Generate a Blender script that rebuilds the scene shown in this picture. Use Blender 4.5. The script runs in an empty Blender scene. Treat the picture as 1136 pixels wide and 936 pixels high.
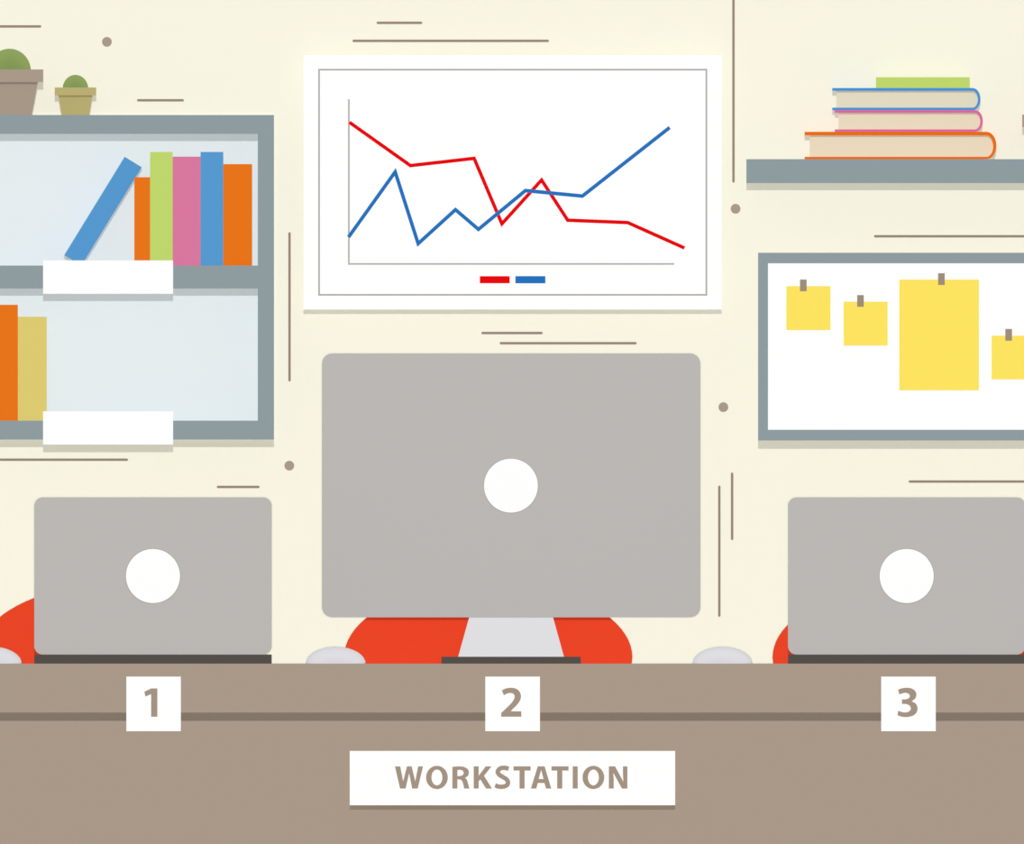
import bpy, bmesh, math
from mathutils import Vector, Matrix
from mathutils.geometry import tessellate_polygon

S = 0.0015                     # one pixel of the picture plane is 1.5 mm in the room
CX, DESK_PY, DESK_Z = 568.0, 736.0, 0.75
def X(px): return (px - CX) * S
def Z(py): return DESK_Z + (DESK_PY - py) * S
scene = bpy.context.scene
COL = scene.collection

# ------------------------------------------------------------------ materials
def lin(c):
    c /= 255.0
    return c / 12.92 if c <= 0.04045 else ((c + 0.055) / 1.055) ** 2.4
ALB = 0.80
def mat(name, rgb, soft=0.0, k=1.0):
    m = bpy.data.materials.new(name); m.use_nodes = True
    nt = m.node_tree; b = nt.nodes['Principled BSDF']
    col = [min(1.0, lin(v) * ALB * k) for v in rgb]
    # very fine pigment grain, far below what the eye picks out, keeps the paint procedural
    tc = nt.nodes.new('ShaderNodeTexCoord'); nz = nt.nodes.new('ShaderNodeTexNoise')
    nz.inputs['Scale'].default_value = 60.0; nz.inputs['Detail'].default_value = 2.0
    rp = nt.nodes.new('ShaderNodeValToRGB')
    rp.color_ramp.elements[0].color = [v * 0.995 for v in col] + [1]
    rp.color_ramp.elements[1].color = [min(1, v * 1.005) for v in col] + [1]
    nt.links.new(tc.outputs['Object'], nz.inputs['Vector'])
    nt.links.new(nz.outputs['Fac'], rp.inputs['Fac'])
    nt.links.new(rp.outputs['Color'], b.inputs['Base Color'])
    b.inputs['Roughness'].default_value = 0.9
    b.inputs['Specular IOR Level'].default_value = 0.0
    if soft and 'Diffuse Roughness' in b.inputs: b.inputs['Diffuse Roughness'].default_value = soft
    return m
M = {
 'wall':   mat('cream_wall_paint', (246,243,225)),
 'floor':  mat('beige_floor', (214,204,186)),
 'base':   mat('baseboard_paint', (236,230,210)),
 'shelf':  mat('blue_grey_paint', (141,155,159)),
 'inner':  mat('pale_blue_backing', (228,236,239)),
 'orange': mat('orange_cloth', (230,115,26)),
 'green':  mat('lime_cloth', (189,213,108)),
 'pink':   mat('pink_cloth', (215,119,158)),
 'blue':   mat('blue_cloth', (85,152,207)),
 'olive':  mat('mustard_cloth', (218,201,113)),
 'orange2':mat('deep_orange_cover', (233,108,14)),
 'pink2':  mat('rose_cover', (217,103,156)),
 'blue2':  mat('bright_blue_cover', (66,145,214)),
 'page':   mat('page_edges', (229,219,192)),
 'pot':    mat('taupe_clay', (168,152,136)),
 'pot2':   mat('khaki_clay', (184,173,115)),
 'soil':   mat('potting_soil', (84,66,50)),
 'cactus': mat('cactus_green', (141,163,94), 0.85),
 'white':  mat('white_paper', (255,255,255), k=1.0),
 'line':   mat('grey_print', (176,172,170)),
 'cred':   mat('red_ink', (230,10,15)),
 'cblue':  mat('blue_ink', (35,113,187)),
 'note':   mat('yellow_paper', (251,226,96)),
 'clip':   mat('taupe_tape', (156,140,122)),
 'alu':    mat('warm_grey_aluminium', (187,183,180)),
 'logo':   mat('white_disc', (255,255,255)),
 'ring':   mat('disc_rim_grey', (170,165,162)),
 'dark':   mat('dark_grey_plastic', (84,79,74)),
 'screen': mat('black_screen', (24,25,28)),
 'stand':  mat('pale_lavender_grey', (226,225,228)),
 'mouse':  mat('pale_mouse_shell', (226,225,229), 0.85),
 'red':    mat('red_upholstery', (236,70,40)),
 'desk':   mat('taupe_laminate', (168,152,136)),
 'text':   mat('taupe_lettering', (163,146,130)),
 'decor':  mat('brown_trim', (152,134,120)),
 'dot':    mat('brown_dot', (168,152,136)),
 'metal':  mat('brushed_steel', (150,150,152)),
}

# ------------------------------------------------------------------ object helpers
def new_thing(name, label, cat, base, group=None):
    o = bpy.data.objects.new(name, None); COL.objects.link(o)
    o.empty_display_size = 0.05
    o.location = base; o['label'] = label; o['category'] = cat
    if group: o['group'] = group
    return o
def root_of(o):
    while o.parent: o = o.parent
    return o
def link(name, verts, faces, m, parent=None, base=None, smooth=False, bevel=0.0):
    """verts are room coordinates; the mesh is stored relative to its thing's base"""
    org = Vector(root_of(parent).location) if parent else Vector(base or (0,0,0))
    bm = bmesh.new()
    vs = [bm.verts.new(Vector(v) - org) for v in verts]
    for f in faces:
        try: bm.faces.new([vs[i] for i in f])
        except ValueError: pass
    bmesh.ops.recalc_face_normals(bm, faces=bm.faces)
    if bevel:
        bmesh.ops.bevel(bm, geom=[e for e in bm.edges if e.calc_face_angle(0) > 0.6], offset=bevel,
                        segments=2, profile=0.5, affect='EDGES')
    me = bpy.data.meshes.new(name); bm.to_mesh(me); bm.free()
    me.materials.append(M[m])
    if smooth:
        for p in me.polygons: p.use_smooth = True
    o = bpy.data.objects.new(name, me); COL.objects.link(o)
    if parent: o.parent = parent
    else: o.location = org
    return o
def tag(o, label, cat, group=None):
    o['label'] = label; o['category'] = cat
    if group: o['group'] = group
    return o
def merge(*parts):
    V, F = [], []
    for v, f in parts:
        n = len(V); V += list(v); F += [tuple(i + n for i in q) for q in f]
    return V, F
def box(x0, x1, y0, y1, z0, z1):
    v = [(x,y,z) for x in (x0,x1) for y in (y0,y1) for z in (z0,z1)]
    return v, [(0,1,3,2),(4,6,7,5),(0,4,5,1),(2,3,7,6),(0,2,6,4),(1,5,7,3)]
def pbox(px0, px1, py0, py1, y0, y1):          # picture-plane rectangle with real depth
    return box(X(px0), X(px1), y0, y1, Z(py1), Z(py0))
def prism(outline, y0, y1, holes=()):          # outline in picture-plane coordinates, extruded in depth
    loops = [list(outline)] + [list(h) for h in holes]
    tri = tessellate_polygon([[Vector((p[0], -p[1], 0)) for p in l] for l in loops])
    flat = [p for l in loops for p in l]; n = len(flat)
    V = [(X(p[0]), y0, Z(p[1])) for p in flat] + [(X(p[0]), y1, Z(p[1])) for p in flat]
    F = [tuple(t) for t in tri] + [tuple(i + n for i in reversed(t)) for t in tri]
    k = 0
    for l in loops:
        m = len(l)
        for i in range(m):
            a, b = k + i, k + (i + 1) % m
            F.append((a, b, b + n, a + n))
        k += m
    return V, F
def rrect(x0, x1, y0, y1, r, n=10):
    P = []
    for cx, cy, a0 in ((x1-r,y0+r,-90),(x1-r,y1-r,0),(x0+r,y1-r,90),(x0+r,y0+r,180)):
        for i in range(n + 1):
            a = math.radians(a0 + 90*i/n); P.append((cx + r*math.cos(a), cy + r*math.sin(a)))
    return P
def ellipse(cx, cy, rx, ry=None, n=64):
    ry = ry or rx
    return [(cx + rx*math.cos(2*math.pi*i/n), cy + ry*math.sin(2*math.pi*i/n)) for i in range(n)]
def ribbon(pts, w):                            # mitred stroke outline
    P = [Vector(p) for p in pts]; L, R = [], []
    for i, p in enumerate(P):
        d0 = (P[i] - P[i-1]).normalized() if i else None
        d1 = (P[i+1] - P[i]).normalized() if i < len(P)-1 else None
        d0 = d0 or d1; d1 = d1 or d0
        n0 = Vector((-d0.y, d0.x)); n1 = Vector((-d1.y, d1.x))
        b = (n0 + n1).normalized(); s = w/2/max(0.25, b.dot(n0))
        L.append(p + b*s); R.append(p - b*s)
    return [tuple(q) for q in L + R[::-1]]
def stroke(pts, w, y0, y1):                    # the same outline as a closed solid built segment by segment
    o = ribbon(pts, w); n = len(pts)
    L, R = o[:n], o[n:][::-1]
    V = [(X(p[0]), y, Z(p[1])) for y in (y0, y1) for q in (L, R) for p in q]
    F = [(0, n, 3*n, 2*n), (n-1, 3*n-1, 4*n-1, 2*n-1)]
    for i in range(n-1):
        F += [(i, i+1, n+i+1, n+i), (2*n+i, 3*n+i, 3*n+i+1, 2*n+i+1), (i, 2*n+i, 2*n+i+1, i+1), (n+i, n+i+1, 3*n+i+1, 3*n+i)]
    return V, F
def catmull(pts, n=6):
    P = [Vector(p) for p in pts]; P = [2*P[0]-P[1]] + P + [2*P[-1]-P[-2]]; out = []
    for i in range(1, len(P)-2):
        for k in range(n):
            t = k/n
            out.append(0.5*((2*P[i]) + (P[i+1]-P[i-1])*t + (2*P[i-1]-5*P[i]+4*P[i+1]-P[i+2])*t*t
                            + (3*P[i]-P[i-1]-3*P[i+1]+P[i+2])*t**3))
    out.append(P[-2]); return [tuple(q) for q in out]
def tube(p0, p1, r0, r1=None, n=16):
    r1 = r0 if r1 is None else r1
    p0, p1 = Vector(p0), Vector(p1); d = (p1-p0).normalized()
    u = d.orthogonal().normalized(); w = d.cross(u); V = []
    for p, r in ((p0,r0),(p1,r1)):
        for i in range(n):
            a = 2*math.pi*i/n; V.append(p + u*(r*math.cos(a)) + w*(r*math.sin(a)))
    F = [(i,(i+1)%n,(i+1)%n+n,i+n) for i in range(n)] + [tuple(range(n))[::-1], tuple(range(n,2*n))]
    return V, F
def dome(c, rx, ry, rz, nu=48, nv=14):         # half ellipsoid standing on c
    V, F = [], []
    for j in range(nv):
        t = (math.pi/2)*j/nv
        for i in range(nu):
            a = 2*math.pi*i/nu
            V.append((c[0]+rx*math.cos(t)*math.cos(a), c[1]+ry*math.cos(t)*math.sin(a), c[2]+rz*math.sin(t)))
    V.append((c[0], c[1], c[2]+rz)); top = len(V)-1
    for j in range(nv-1):
        for i in range(nu):
            F.append((j*nu+i, j*nu+(i+1)%nu, (j+1)*nu+(i+1)%nu, (j+1)*nu+i))
    for i in range(nu): F.append(((nv-1)*nu+i, (nv-1)*nu+(i+1)%nu, top))
    F.append(tuple(range(nu))[::-1])
    return V, F
def frustum(cx, y_c, z0, z1, hx0, hy0, hx1, hy1):   # square taper, 0 = bottom
    V = [(cx+sx*hx, y_c+sy*hy, z) for z, hx, hy in ((z0,hx0,hy0),(z1,hx1,hy1)) for sx, sy in ((-1,-1),(1,-1),(1,1),(-1,1))]
    return V, [(0,3,2,1),(4,5,6,7),(0,1,5,4),(1,2,6,5),(2,3,7,6),(3,0,4,7)]

# ------------------------------------------------------------------ the room
def struct(name, vf, m):
    o = link(name, *vf, m); o['kind'] = 'structure'; return o
struct('wall_back', box(-3.6, 3.6, 0.0, 0.12, 0.0, 2.9), 'wall')
struct('floor', box(-3.6, 3.6, -9.5, 0.12, -0.10, 0.0), 'floor')
struct('baseboard_back', box(-3.6, 3.6, -0.015, 0.0, 0.0, 0.09), 'base')

# ------------------------------------------------------------------ bookcase on the left wall
F_Y = -0.084                                    # front plane of the bookcase
L0 = -160
bc = new_thing('bookcase', 'blue-grey wall bookcase with two shelves and pale blue back', 'bookcase', (X((L0+304)/2), -0.042, Z(488)))
link('top_board', *pbox(L0, 304, 127.5, 148.5, F_Y, -0.004), 'shelf', bc)
link('bottom_board', *pbox(L0, 304, 466.5, 487.5, F_Y, -0.004), 'shelf', bc)
link('side_board', *pbox(286, 304, 148.5, 466.5, F_Y, -0.004), 'shelf', bc)
link('side_board', *pbox(L0, L0+18, 148.5, 466.5, F_Y, -0.004), 'shelf', bc)
link('middle_shelf', *pbox(L0+18, 286, 294.5, 320, F_Y, -0.004), 'shelf', bc)
link('back_panel', *pbox(L0, 304, 127.5, 487.5, -0.004, 0.0), 'inner', bc)

def standing_book(name, x0, x1, ytop, ybot, colr, label, group, yf=-0.080, depth=0.066, lean=0.0, pivot=None):
    """spine towards the room; pages show at the back and top"""
    w = (x1-x0)*S; h = (ybot-ytop)*S; c = 0.0022
    xl, zb = X(x0), Z(ybot); yb = yf + depth
    t = new_thing(name, label, 'book', (xl + w/2, (yf+yb)/2, zb), group)
    cov = merge(box(xl, xl+c, yf+c, yb, zb, zb+h), box(xl+w-c, xl+w, yf+c, yb, zb, zb+h), box(xl, xl+w, yf, yf+c, zb, zb+h))
    link('cover', *cov, colr, t)
    link('pages', *box(xl+c, xl+w-c, yf+c, yb-0.004, zb+0.003, zb+h-0.003), 'page', t)
    if lean:
        R = Matrix.Rotation(lean, 4, 'Y')
        b = Vector(t.location); pv = Vector(pivot)
        t.matrix_basis = Matrix.Translation(pv) @ R @ Matrix.Translation(b - pv)
    return t
G1, G2 = 'books on the upper bookcase shelf', 'books on the lower bookcase shelf'
# leaning book: bottom right corner rests on the shelf, right face on the narrow orange book
lw = 22.2; ll = 128.0
pv = (X(90.2), -0.03, Z(294.5))
standing_book('book', 90.2-lw, 90.2, 294.5-ll, 294.5, 'blue', 'blue book leaning diagonally against the narrow orange book', G1,
              yf=-0.046, depth=0.041, lean=math.atan2(67, 109), pivot=pv)
standing_book('book', 149, 166.5, 196.5, 294.5, 'orange', 'narrow short orange book that the leaning blue book rests on', G1)
standing_book('book', 166.5, 191.5, 168.5, 294.5, 'green', 'tall lime green book standing upright in the bookcase', G1)
standing_book('book', 191.5, 222.5, 173.7, 294.5, 'pink', 'pink book standing upright between lime and blue books', G1)
standing_book('book', 222.5, 247.7, 168.5, 294.5, 'blue', 'blue book standing upright between pink and wide orange books', G1)
standing_book('book', 247.7, 279.7, 182, 294.5, 'orange', 'wide orange book at right end of the upper shelf row', G1)
standing_book('book', -12, 19.8, 338, 466.5, 'orange', 'orange book on the lower shelf, left of the mustard book', G2)
standing_book('book', 19.8, 51.8, 351.3, 466.5, 'olive', 'mustard yellow book on the lower bookcase shelf', G2)

for (y0, y1, lb) in ((288.8, 325.8, 'blank white label card on the front of the middle shelf'),
                     (456.2, 493, 'blank white label card on the bottom board of the bookcase')):
    o = link('label_card', *pbox(47.8, 192, y0, y1, F_Y-0.0015, F_Y), 'white', base=(X(120), F_Y, Z(y1)))
    tag(o, lb, 'label card', 'blank label cards on the bookcase')

# ------------------------------------------------------------------ potted cacti
def potted_cactus(cx, y_top, y_rim, y_body, y_bot, hr, ht, hb, dr, dtop, pot_m, label, yc, hd):
    t = new_thing('potted_cactus', label, 'potted plant', (X(cx), yc, Z(y_bot)), 'small cacti in square clay pots')
    x = X(cx); zr, zb2, z0 = Z(y_rim), Z(y_body), Z(y_bot)
    w = 2.5*S
    body = link('pot_body', *frustum(x, yc, z0, zb2, hb*S, hd*0.8, ht*S, hd), pot_m, t)
    o = [(-hr*S, -dr), (hr*S, -dr), (hr*S, dr), (-hr*S, dr)]
    i = [(a*(1-w/(hr*S)), b*(1-w/dr)) for a, b in o]
    V = [(x+a, yc+b, z) for z in (zb2, zr) for a, b in o] + [(x+a, yc+b, z) for z in (zb2, zr) for a, b in i]
    F = []
    for k in range(4):
        n = (k+1) % 4
        F += [(k,n,n+4,k+4), (k+8,k+12,n+12,n+8), (k+4,n+4,n+12,k+12), (k,k+8,n+8,n)]
    link('pot_rim', V, F, pot_m, t)
    link('soil', *box(x-hr*S+w, x+hr*S-w, yc-dr+w, yc+dr-w, zb2, zr-0.0025), 'soil', t)
    rx = dtop*S
    link('cactus', *dome((x, yc, zr-0.0025), rx, min(rx, dr*0.8), Z(y_top)-zr+0.0025), 'cactus', t, smooth=True)
potted_cactus(10.5, 54, 77, 91, 127.5, 37.5, 31.5, 24.7, 0.041, 23.7, 'pot',
              'round cactus in a large taupe pot on top of the bookcase', -0.044, 0.017)
potted_cactus(83.7, 83, 97, 105.7, 127.5, 23, 19, 15.2, 0.033, 14.2, 'pot2',
              'small round cactus in a khaki pot on the bookcase', -0.037, 0.014)
potted_cactus(1171.5, 104, 127, 141, 176.5, 37.5, 31.5, 24.7, 0.041, 23.7, 'pot',
              'taupe pot cut off by the right edge, on the wall shelf', -0.044, 0.017)

# ------------------------------------------------------------------ chart board
cb = new_thing('chart_board', 'white board with red and blue line chart above the monitor', 'chart board', (X(568.7), 0.0, Z(343.3)))
CF = -0.050
link('panel', *pbox(336.7, 800.7, 61, 343.3, CF, CF+0.012), 'white', cb)
for px in (430, 700):
    for py in (110, 300):
        link('wall_spacer', *tube((X(px), CF+0.012, Z(py)), (X(px), 0, Z(py)), 0.012), 'metal', cb)
t1 = 0.0006
link('border_line', *prism([(353,76.3),(784.6,76.3),(784.6,327.9),(353,327.9)], CF-t1, CF, [[(354.9,78.2),(782.7,78.2),(782.7,326),(354.9,326)]]), 'line', cb)
link('axis_line', *pbox(386.1, 387.9, 110, 293.6, CF-t1, CF), 'line', cb)
link('axis_line', *pbox(387.9, 748, 291.8, 293.6, CF-t1, CF), 'line', cb)
red = [(387.6,135.6),(455.3,183.6),(526,175.6),(556.8,248.2),(600.8,199.6),(629.8,244.2),(696.3,246.8),(759.4,275)]
blu = [(386.6,263),(438.4,190.6),(463.9,270.2),(505.3,232.5),(530.8,254.3),(582.9,211.3),(646.1,217.4),(742.9,141.4)]
link('red_chart_line', *stroke(red, 4.0, CF-2*t1, CF-t1*0.1), 'cred', cb)
link('blue_chart_line', *stroke(blu, 4.0, CF-3*t1, CF-t1*0.1), 'cblue', cb)
link('red_legend_bar', *pbox(532.3, 565.5, 306.2, 314.2, CF-t1, CF), 'cred', cb)
link('blue_legend_bar', *pbox(571.8, 605, 306.2, 314.2, CF-t1, CF), 'cblue', cb)

# ------------------------------------------------------------------ pinboard
PF = -0.093
R0 = 1300
pb = new_thing('pinboard', 'white board in a blue-grey frame hanging under the wall shelf', 'pinboard', (X((841+R0)/2), 0, Z(488.5)))
link('frame', *prism([(841,280.3),(R0,280.3),(R0,488.5),(841,488.5)], PF, PF+0.03, [[(852,292),(R0-11,292),(R0-11,476.6),(852,476.6)]]), 'shelf', pb)
link('board', *pbox(852, R0-11, 292, 476.6, PF+0.0004, PF+0.028), 'white', pb)
for px in (900, 1240):
    for py in (320, 450):
        link('wall_spacer', *tube((X(px), PF+0.028, Z(py)), (X(px), 0, Z(py)), 0.012), 'metal', pb)
def note(x0, x1, y0, y1, cx, cy0, label):
    t = new_thing('sticky_note', label, 'note', (X((x0+x1)/2), PF, Z(y1)), 'yellow notes taped to the pinboard')
    # paper: pinned flat at the top, lower edge lifting a couple of millimetres
    n = 8; V = []; th = 0.0004
    for j in range(n+1):
        f = j/n; y = PF + 0.0003 - 0.0010*f*f
        for xx in (X(x0), X(x1)):
            z = Z(y0 + (y1-y0)*f); V += [(xx, y-th, z), (xx, y, z)]
    F = []
    for j in range(n):
        a = 4*j; b = a+4
        F += [(a, a+2, b+2, b), (a+1, b+1, b+3, a+3), (a, b, b+1, a+1), (a+2, a+3, b+3, b+2)]
    F += [(0,1,3,2), (4*n, 4*n+2, 4*n+3, 4*n+1)]
    link('paper', V, F, 'note', t)
    link('tape', *pbox(cx-3.7, cx+3.7, cy0, cy0+13, PF-0.0009, PF-0.0001), 'clip', t)
note(872.3, 921.3, 317.3, 366, 891.2, 310, 'small square yellow note nearest the left frame of the pinboard')
note(935.8, 984.7, 334.5, 383.2, 954.6, 327.2, 'small square yellow note just left of the big note')
note(997.6, 1086, 310, 432.8, 1044.4, 303, 'big tall yellow note, the largest one on the pinboard')
note(1100, 1149, 372.2, 420.7, 1119, 364.8, 'lowest small yellow note, right of the big note, cut off by the picture edge')

# ------------------------------------------------------------------ wall shelf and lying books
ws = link('wall_shelf', *pbox(828, 1360, 176.5, 203, -0.080, 0.0), 'shelf', base=(X(1094), 0, Z(203)))
tag(ws, 'thick blue-grey wall shelf with a pile of books on it', 'wall shelf')
def lying_book(x0, xs, x1, y0, y1, tt, tb, pg0, cov, label, yf, depth):
    """fore-edge left, rounded spine right; xs = where the curve of the spine starts"""
    t = new_thing('book', label, 'book', (X((x0+x1)/2), yf+depth/2, Z(y1)), 'books piled on the wall shelf')
    n = 14; cy = (y0+y1)/2; ro = (y1-y0)/2
    out = [(x0,y0)] + [(xs+(x1-xs)*math.sin(math.pi*i/n), cy-ro*math.cos(math.pi*i/n)) for i in range(n+1)] + [(x0,y1)]
    yi0, yi1 = y0+tt, y1-tb; ci = (yi0+yi1)/2; ri = (yi1-yi0)/2; xi = x1-tt*0.9
    inn = [(xs+(xi-xs)*math.sin(math.pi*i/n), ci-ri*math.cos(math.pi*i/n)) for i in range(n+1)]
    poly = out + [(x0,yi1)] + inn[::-1] + [(x0,yi0)]
    link('cover', *prism(poly, yf, yf+depth), cov, t)
    pg = [(pg0, yi0)] + inn + [(pg0, yi1)]
    link('pages', *prism(pg, yf+0.019, yf+depth-0.004), 'page', t)
D = 0.052
lying_book(892.6, 1094.5, 1105.4, 146.2, 176.5, 3.9, 2.6, 898.3, 'orange2', 'thick orange-covered book at the bottom of the pile', -0.055, D)
lying_book(926, 1081.5, 1090.3, 122.1, 146.2, 3.0, 2.7, 930.2, 'pink2', 'pink-covered book in the middle of the pile', -0.055, D)
lying_book(923.3, 1079, 1087.7, 97.6, 122.1, 3.1, 2.7, 927.8, 'blue2', 'blue-covered book lying just under the small green book', -0.055, D)
gt = new_thing('book', 'small lime green book on top of the pile', 'book', (X(1023.7), -0.03, Z(97.6)), 'books piled on the wall shelf')
xa, xb, za, zb_, c = X(971.8), X(1075.8), Z(97.6), Z(85.7), 0.0018
link('cover', *merge(box(xa,xb,-0.052,-0.004,za,za+c), box(xa,xb,-0.052,-0.004,zb_-c,zb_), box(xa,xb,-0.054,-0.052,za,zb_)), 'green', gt)
link('pages', *box(xa+0.003, xb-0.003, -0.052, -0.007, za+c, zb_-c), 'page', gt)

# ------------------------------------------------------------------ thin strips and dots on the wall
GR, GD = 'thin brown strips on the wall', 'round brown dots on the wall'
def strip(x0, y0, x1, y1, label):
    w = 2.7; r = w/2
    o = link('wall_strip', *prism(rrect(x0, x1, y0, y1, r, 6), -0.0015, 0.0), 'decor', base=(X((x0+x1)/2), 0, Z(y1)))
    tag(o, label, 'wall strip', GR)
def hs(y, x0, x1, l): strip(x0, y-1.35, x1, y+1.35, l)
def vs_(x, y0, y1, l): strip(x-1.35, y0, x+1.35, y1, l)
hs(29.3, -60, 45.8, 'horizontal brown strip above the large taupe cactus pot')
hs(25.3, 417.7, 468.5, 'short horizontal brown strip, topmost over the chart board')
hs(45.3, 391, 609, 'long horizontal brown strip just above the chart board')
hs(111.2, 152, 204, 'short horizontal brown strip right of the khaki cactus pot')
hs(262, 969.5, 1250, 'horizontal brown strip between wall shelf and pinboard')
hs(369.3, 534, 602, 'shorter horizontal brown strip directly below the chart board')
hs(380.6, 554.3, 706.3, 'longer horizontal brown strip just above the monitor')
hs(509.8, -70, 142, 'long horizontal brown strip right below the bookcase')
hs(540, 240.5, 288, 'short horizontal brown strip above the right half of the left laptop')
hs(534, 1008, 1260, 'horizontal brown strip between pinboard and right laptop')
vs_(321.2, 257.5, 423, 'vertical brown strip between bookcase and chart board')
vs_(813.7, -60, 202.6, 'long vertical brown strip from the ceiling beside the wall shelf')
vs_(798, 538.5, 684, 'lower, longer vertical brown strip right of the monitor')
vs_(812.2, 524, 599, 'upper, shorter vertical brown strip right of the monitor')
for x, y, l in ((118.6, 46.4, 'brown dot on the wall above the khaki cactus pot'),
                (816, 231.5, 'brown dot between chart board and the wall shelf end'),
                (802.5, 451.5, 'brown dot between monitor and pinboard'),
                (321, 516.4, 'brown dot left of the monitor, below the vertical strip')):
    o = link('wall_dot', *prism(ellipse(x, y, 5.4), -0.0015, 0.0), 'dot', base=(X(x), 0, Z(y+5.4)))
    tag(o, l, 'wall dot', GD)

# ------------------------------------------------------------------ desk
DY0, DY1 = -4.50, -3.72                         # near edge, far edge
dk = new_thing('desk', 'long taupe desk counter with a shadow gap under its thick worktop', 'desk', (0, (DY0+DY1)/2, 0))
GAP = 0.096
xl, xr = X(-330), X(1466)
link('worktop', *box(xl, xr, DY0, DY1, Z(790.2), Z(736)), 'desk', dk)
link('recessed_rail', *box(xl+0.03, xr-0.03, DY0+GAP, DY0+GAP+0.02, 0.62, Z(790.2)), 'desk', dk)
link('front_panel', *box(xl, xr, DY0, DY0+0.022, 0.0, Z(799.5)), 'desk', dk)
link('panel_cap', *box(xl+0.02, xr-0.02, DY0+0.022, DY0+GAP, Z(799.5)-0.02, Z(799.5)), 'desk', dk)
for x0 in (xl, xr-0.03):
    link('side_panel', *box(x0, x0+0.03, DY0+0.1, DY1-0.02, 0, Z(790.2)), 'desk', dk)

# signs on the desk front
def zc(poly, ox, oy, k): return [(ox + p[0]/k, oy + p[1]/k) for p in poly]
K13 = 13.183
one = [(330,292),(432,243),(522,243),(522,657),(430,657),(430,327),(347,362)]
two = catmull([(312,275),(350,252),(400,238),(455,234),(520,247),(570,287),(592,345),(588,395),(562,447),(527,491),(490,527),(442,576)],4) + \
      [(598,578),(598,657),(303,657),(303,603)] + catmull([(303,603),(400,510),(450,460),(488,405),(500,360),(490,332),(465,315),(425,310),(385,320),(343,343)],4)[1:]
three = catmull([(320,262),(370,243),(440,234),(500,239),(550,262),(582,300),(588,345),(570,392),(520,432)],4) + \
        catmull([(520,432),(575,462),(600,505),(605,545),(590,595),(550,635),(490,656),(430,662),(370,655),(310,635)],4)[1:] + \
        catmull([(325,568),(370,587),(420,594),(470,585),(502,555),(505,525),(488,495),(455,476),(420,470),(377,470)],4) + \
        catmull([(377,403),(430,402),(475,387),(492,357),(480,327),(450,312),(415,308),(375,318),(340,332)],4)
for (x0, x1, poly, ox, w, ws_) in ((140.2, 200.6, one, 135, '1', 'left laptop'), (538.4, 599, two, 533, '2', 'monitor'), (977.6, 1038.1, three, 972, '3', 'right laptop')):
    t = new_thing('number_sign', 'square white sign with the number %s on the desk front, under the %s' % (w, ws_), 'sign',
                  (X((x0+x1)/2), DY0, Z(810.9)), 'square number signs on the desk')
    link('plate', *pbox(x0, x1, 750.4, 810.9, DY0-0.003, DY0), 'white', t)
    link('numeral', *prism(zc(poly, ox, 745, K13), DY0-0.0036, DY0-0.003), 'text', t)

SY = DY0 - 0.050
sg = new_thing('name_sign', 'wide white sign reading WORKSTATION, on spacers on the desk front', 'sign', (X(568.5), DY0, Z(893)))
link('plate', *pbox(388, 749, 832.8, 893, SY, SY+0.008), 'white', sg)
for px in (420, 717):
    link('spacer', *tube((X(px), SY+0.008, Z(863)), (X(px), DY0, Z(863)), 0.012), 'metal', sg)
K8 = 8.114
def el(cx, cy, rx, ry): return ellipse(cx, cy, rx, ry, 40)
letters = [
 (430, [(66,80),(114,80),(140,215),(174,80),(217,80),(249,215),(275,80),(319,80),(271,280),(221,280),(194,142),(162,280),(112,280)], []),
 (430, el(444,180,98,105), [el(444,180,49,71)]),
 (430, [(583,85)] + catmull([(583,85),(640,80),(690,86),(722,106),(732,135),(723,165),(697,184)],4)[1:] +
       catmull([(697,184),(713,200),(724,235),(736,280)],4)[1:] + [(690,280)] + catmull([(690,280),(677,228),(664,204),(645,198),(628,198)],4)[1:] + [(628,280),(583,280)],
       [catmull([(628,114),(650,111),(674,118),(685,139),(674,160),(648,167),(628,167)],4)]),
 (430, [(775,80),(820,80),(820,165),(883,80),(936,80),(868,165),(940,280),(886,280),(835,198),(820,214),(820,280),(775,280)], []),
 (430, ('stroke', catmull([(1090,101),(1050,93),(1012,100),(991,127),(1005,155),(1038,176),(1072,199),(1084,229),(1068,254),(1030,264),(995,261),(968,251)],5)), []),
 (565, [(38,80),(192,80),(192,118),(138,118),(138,280),(92,280),(92,118),(38,118)], []),
 (565, [(194,280),(256,80),(318,80),(378,280),(331,280),(316,230),(257,230),(243,280)], [[(264,194),(287,112),(308,194)]]),
 (565, [(380,80),(533,80),(533,118),(477,118),(477,280),(431,280),(431,118),(380,118)], []),
 (565, [(571,80),(616,80),(616,280),(571,280)], []),
 (565, el(757,180,98,105), [el(757,180,49,71)]),
 (565, [(896,80),(952,80),(1027,218),(1023,150),(1023,80),(1063,80),(1063,280),(1014,280),(936,138),(940,200),(940,280),(896,280)], []),
]
for ox, poly, holes in letters:
    if poly[0] == 'stroke':
        link('letter', *stroke(zc(poly[1], ox, 840, K8), 40/K8, SY-0.0006, SY), 'text', sg); continue
    link('letter', *prism(zc(poly, ox, 840, K8), SY-0.0006, SY, [zc(h, ox, 840, K8) for h in holes]), 'text', sg)

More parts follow.
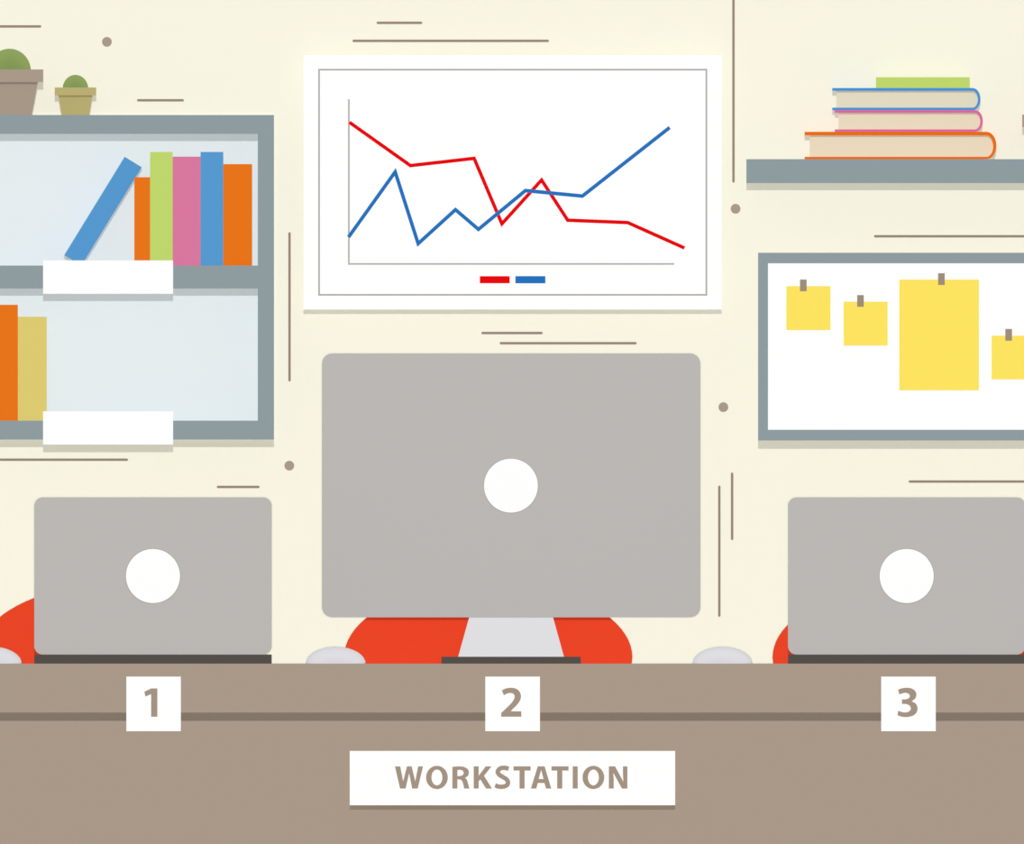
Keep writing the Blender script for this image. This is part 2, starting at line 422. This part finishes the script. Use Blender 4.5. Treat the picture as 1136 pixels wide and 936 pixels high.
# ------------------------------------------------------------------ laptops
LY = -4.02
def laptop(x0, x1, label):
    t = new_thing('laptop', label, 'laptop', (X((x0+x1)/2), LY, DESK_Z), 'grey laptops on the desk')
    yb = LY + 0.255
    bs = link('keyboard_base', *pbox(x0, x1, 725.9, 736, LY-0.004, yb), 'dark', t, bevel=0)
    link('keyboard', *box(X(x0)+0.03, X(x1)-0.03, LY+0.04, LY+0.14, Z(725.9), Z(725.9)+0.0012), 'screen', bs)
    link('trackpad', *box(X((x0+x1)/2)-0.05, X((x0+x1)/2)+0.05, LY+0.165, LY+0.235, Z(725.9), Z(725.9)+0.0006), 'metal', bs)
    ld = link('lid', *prism(rrect(x0, x1, 551.6, 725.9, 9.5), LY, LY+0.007), 'alu', t)
    link('screen', *pbox(x0+8, x1-8, 560, 715, LY+0.007, LY+0.0076), 'screen', ld)
    cx = (x0+x1)/2
    link('logo_disc', *prism(ellipse(cx, 638.8, 30), LY-0.0012, LY), 'logo', ld)
    link('disc_rim', *prism(ellipse(cx, 638.8, 30.7), LY-0.0008, LY, [ellipse(cx, 638.8, 30)]), 'ring', ld)
laptop(38, 301.4, 'open grey laptop with white disc, above the number 1 sign')
laptop(874.2, 1137.5, 'open grey laptop with white disc, above the number 3 sign')

# ------------------------------------------------------------------ monitor
MY = -3.75
mo = new_thing('monitor', 'big grey desktop monitor seen from behind, above the number 2 sign', 'monitor', (X(567), MY, DESK_Z))
hs_ = link('housing', *prism(rrect(357.2, 777, 392, 684.6, 11.5), MY, MY+0.020), 'alu', mo)
link('screen', *pbox(365, 769, 400, 665, MY+0.020, MY+0.0206), 'screen', hs_)
link('logo_disc', *prism(ellipse(566.8, 538.6, 29.9), MY-0.0012, MY), 'logo', hs_)
link('disc_rim', *prism(ellipse(566.8, 538.6, 30.6), MY-0.0008, MY, [ellipse(566.8, 538.6, 29.9)]), 'ring', hs_)
link('stand', *prism([(520.5,684.6),(613.5,684.6),(625.6,728.3),(508.3,728.3)], MY+0.004, MY+0.016), 'stand', mo)
link('stand_base', *pbox(489.7, 644.3, 728.3, 736, MY-0.12, MY+0.024), 'dark', mo)

# ------------------------------------------------------------------ mice
for cx, l in ((-9, 'pale grey mouse at the far left edge, beside the left laptop'),
              (372.5, 'pale grey mouse left of the monitor, in front of a red chair'),
              (801.5, 'pale grey mouse between the monitor and the right laptop')):
    o = link('computer_mouse', *dome((X(cx), -4.0, DESK_Z), 33*S, 0.055, 18.8*S), 'mouse', base=(X(cx), -4.0, DESK_Z), smooth=True)
    tag(o, l, 'mouse', 'computer mice on the desk')

# ------------------------------------------------------------------ red chairs tucked in behind the desk
def chair(cx, a, b, label, yb=DY1+0.001):
    t = new_thing('office_chair', label, 'chair', (X(cx), yb-0.16, 0), 'red chairs tucked in behind the desk')
    x = X(cx); top = 729
    out = [(cx + a*math.cos(math.pi*i/40), top - b*math.sin(math.pi*i/40)) for i in range(41)]
    out += [(cx - a*0.98, top+30), (cx - a*0.90, top+70), (cx - a*0.72, top+100), (cx + a*0.72, top+100), (cx + a*0.90, top+70), (cx + a*0.98, top+30)]
    link('backrest', *prism(out, yb, yb+0.05), 'red', t)
    link('back_bracket', *merge(box(x-0.03, x+0.03, yb+0.05, yb+0.062, 0.38, 0.72), box(x-0.03, x+0.03, yb-0.14, yb+0.062, 0.365, 0.38)), 'dark', t)
    link('seat', *merge(box(x-0.22, x+0.22, yb-0.42, yb-0.01, 0.405, 0.465)), 'red', t, bevel=0.02)
    link('seat_plate', *box(x-0.1, x+0.1, yb-0.28, yb-0.06, 0.38, 0.405), 'dark', t)
    link('gas_column', *tube((x, yb-0.17, 0.09), (x, yb-0.17, 0.38), 0.024), 'metal', t)
    for k in range(5):
        an = math.radians(90 + 72*k); dx, dy = math.cos(an), math.sin(an)
        lg = link('base_leg', *tube((x+dx*0.01, yb-0.17+dy*0.01, 0.10), (x+dx*0.25, yb-0.17+dy*0.25, 0.068), 0.022, 0.013), 'dark', t)
        cxx, cyy = x+dx*0.25, yb-0.17+dy*0.25
        link('caster', *tube((cxx-dy*0.015, cyy+dx*0.015, 0.028), (cxx+dy*0.015, cyy-dx*0.015, 0.028), 0.028), 'dark', lg)
chair(125.5, 151, 81, 'red round-backed chair behind the left laptop')
chair(541.6, 160, 82, 'red round-backed chair behind the monitor stand')
chair(1008.5, 151.5, 79, 'red round-backed chair behind the right laptop')

# ------------------------------------------------------------------ light
def sun(name, d, e, ang):
    l = bpy.data.lights.new(name, 'SUN'); l.energy = e; l.angle = math.radians(ang)
    o = bpy.data.objects.new(name, l); COL.objects.link(o)
    o.rotation_euler = Vector(d).to_track_quat('-Z', 'Y').to_euler(); o.location = (0, -8, 3)
sun('key_sun', (0, 1, -0.15), 1.34, 0.2)        # low daylight coming in over the desk, drops the crisp bands under boards
sun('fill_sun', (0, 1, 0), 2.18, 0.05)  # added frontal fill, aimed along the view so its shadows stay behind objects
w = bpy.data.worlds.new('World'); scene.world = w; w.use_nodes = True
bg = w.node_tree.nodes['Background']; bg.inputs['Color'].default_value = (1,1,1,1); bg.inputs['Strength'].default_value = 0.16

# ------------------------------------------------------------------ camera
cam = bpy.data.cameras.new('camera'); cam.type = 'ORTHO'; cam.ortho_scale = 1136*S; cam.clip_end = 50
co = bpy.data.objects.new('camera', cam); COL.objects.link(co)
co.location = (X(568), -7.5, Z(468)); co.rotation_euler = (math.pi/2, 0, 0)
scene.camera = co
vs = scene.view_settings
vs.view_transform = 'Standard'; vs.look = 'None'; vs.exposure = 0.0; vs.gamma = 1.0; vs.use_curve_mapping = False
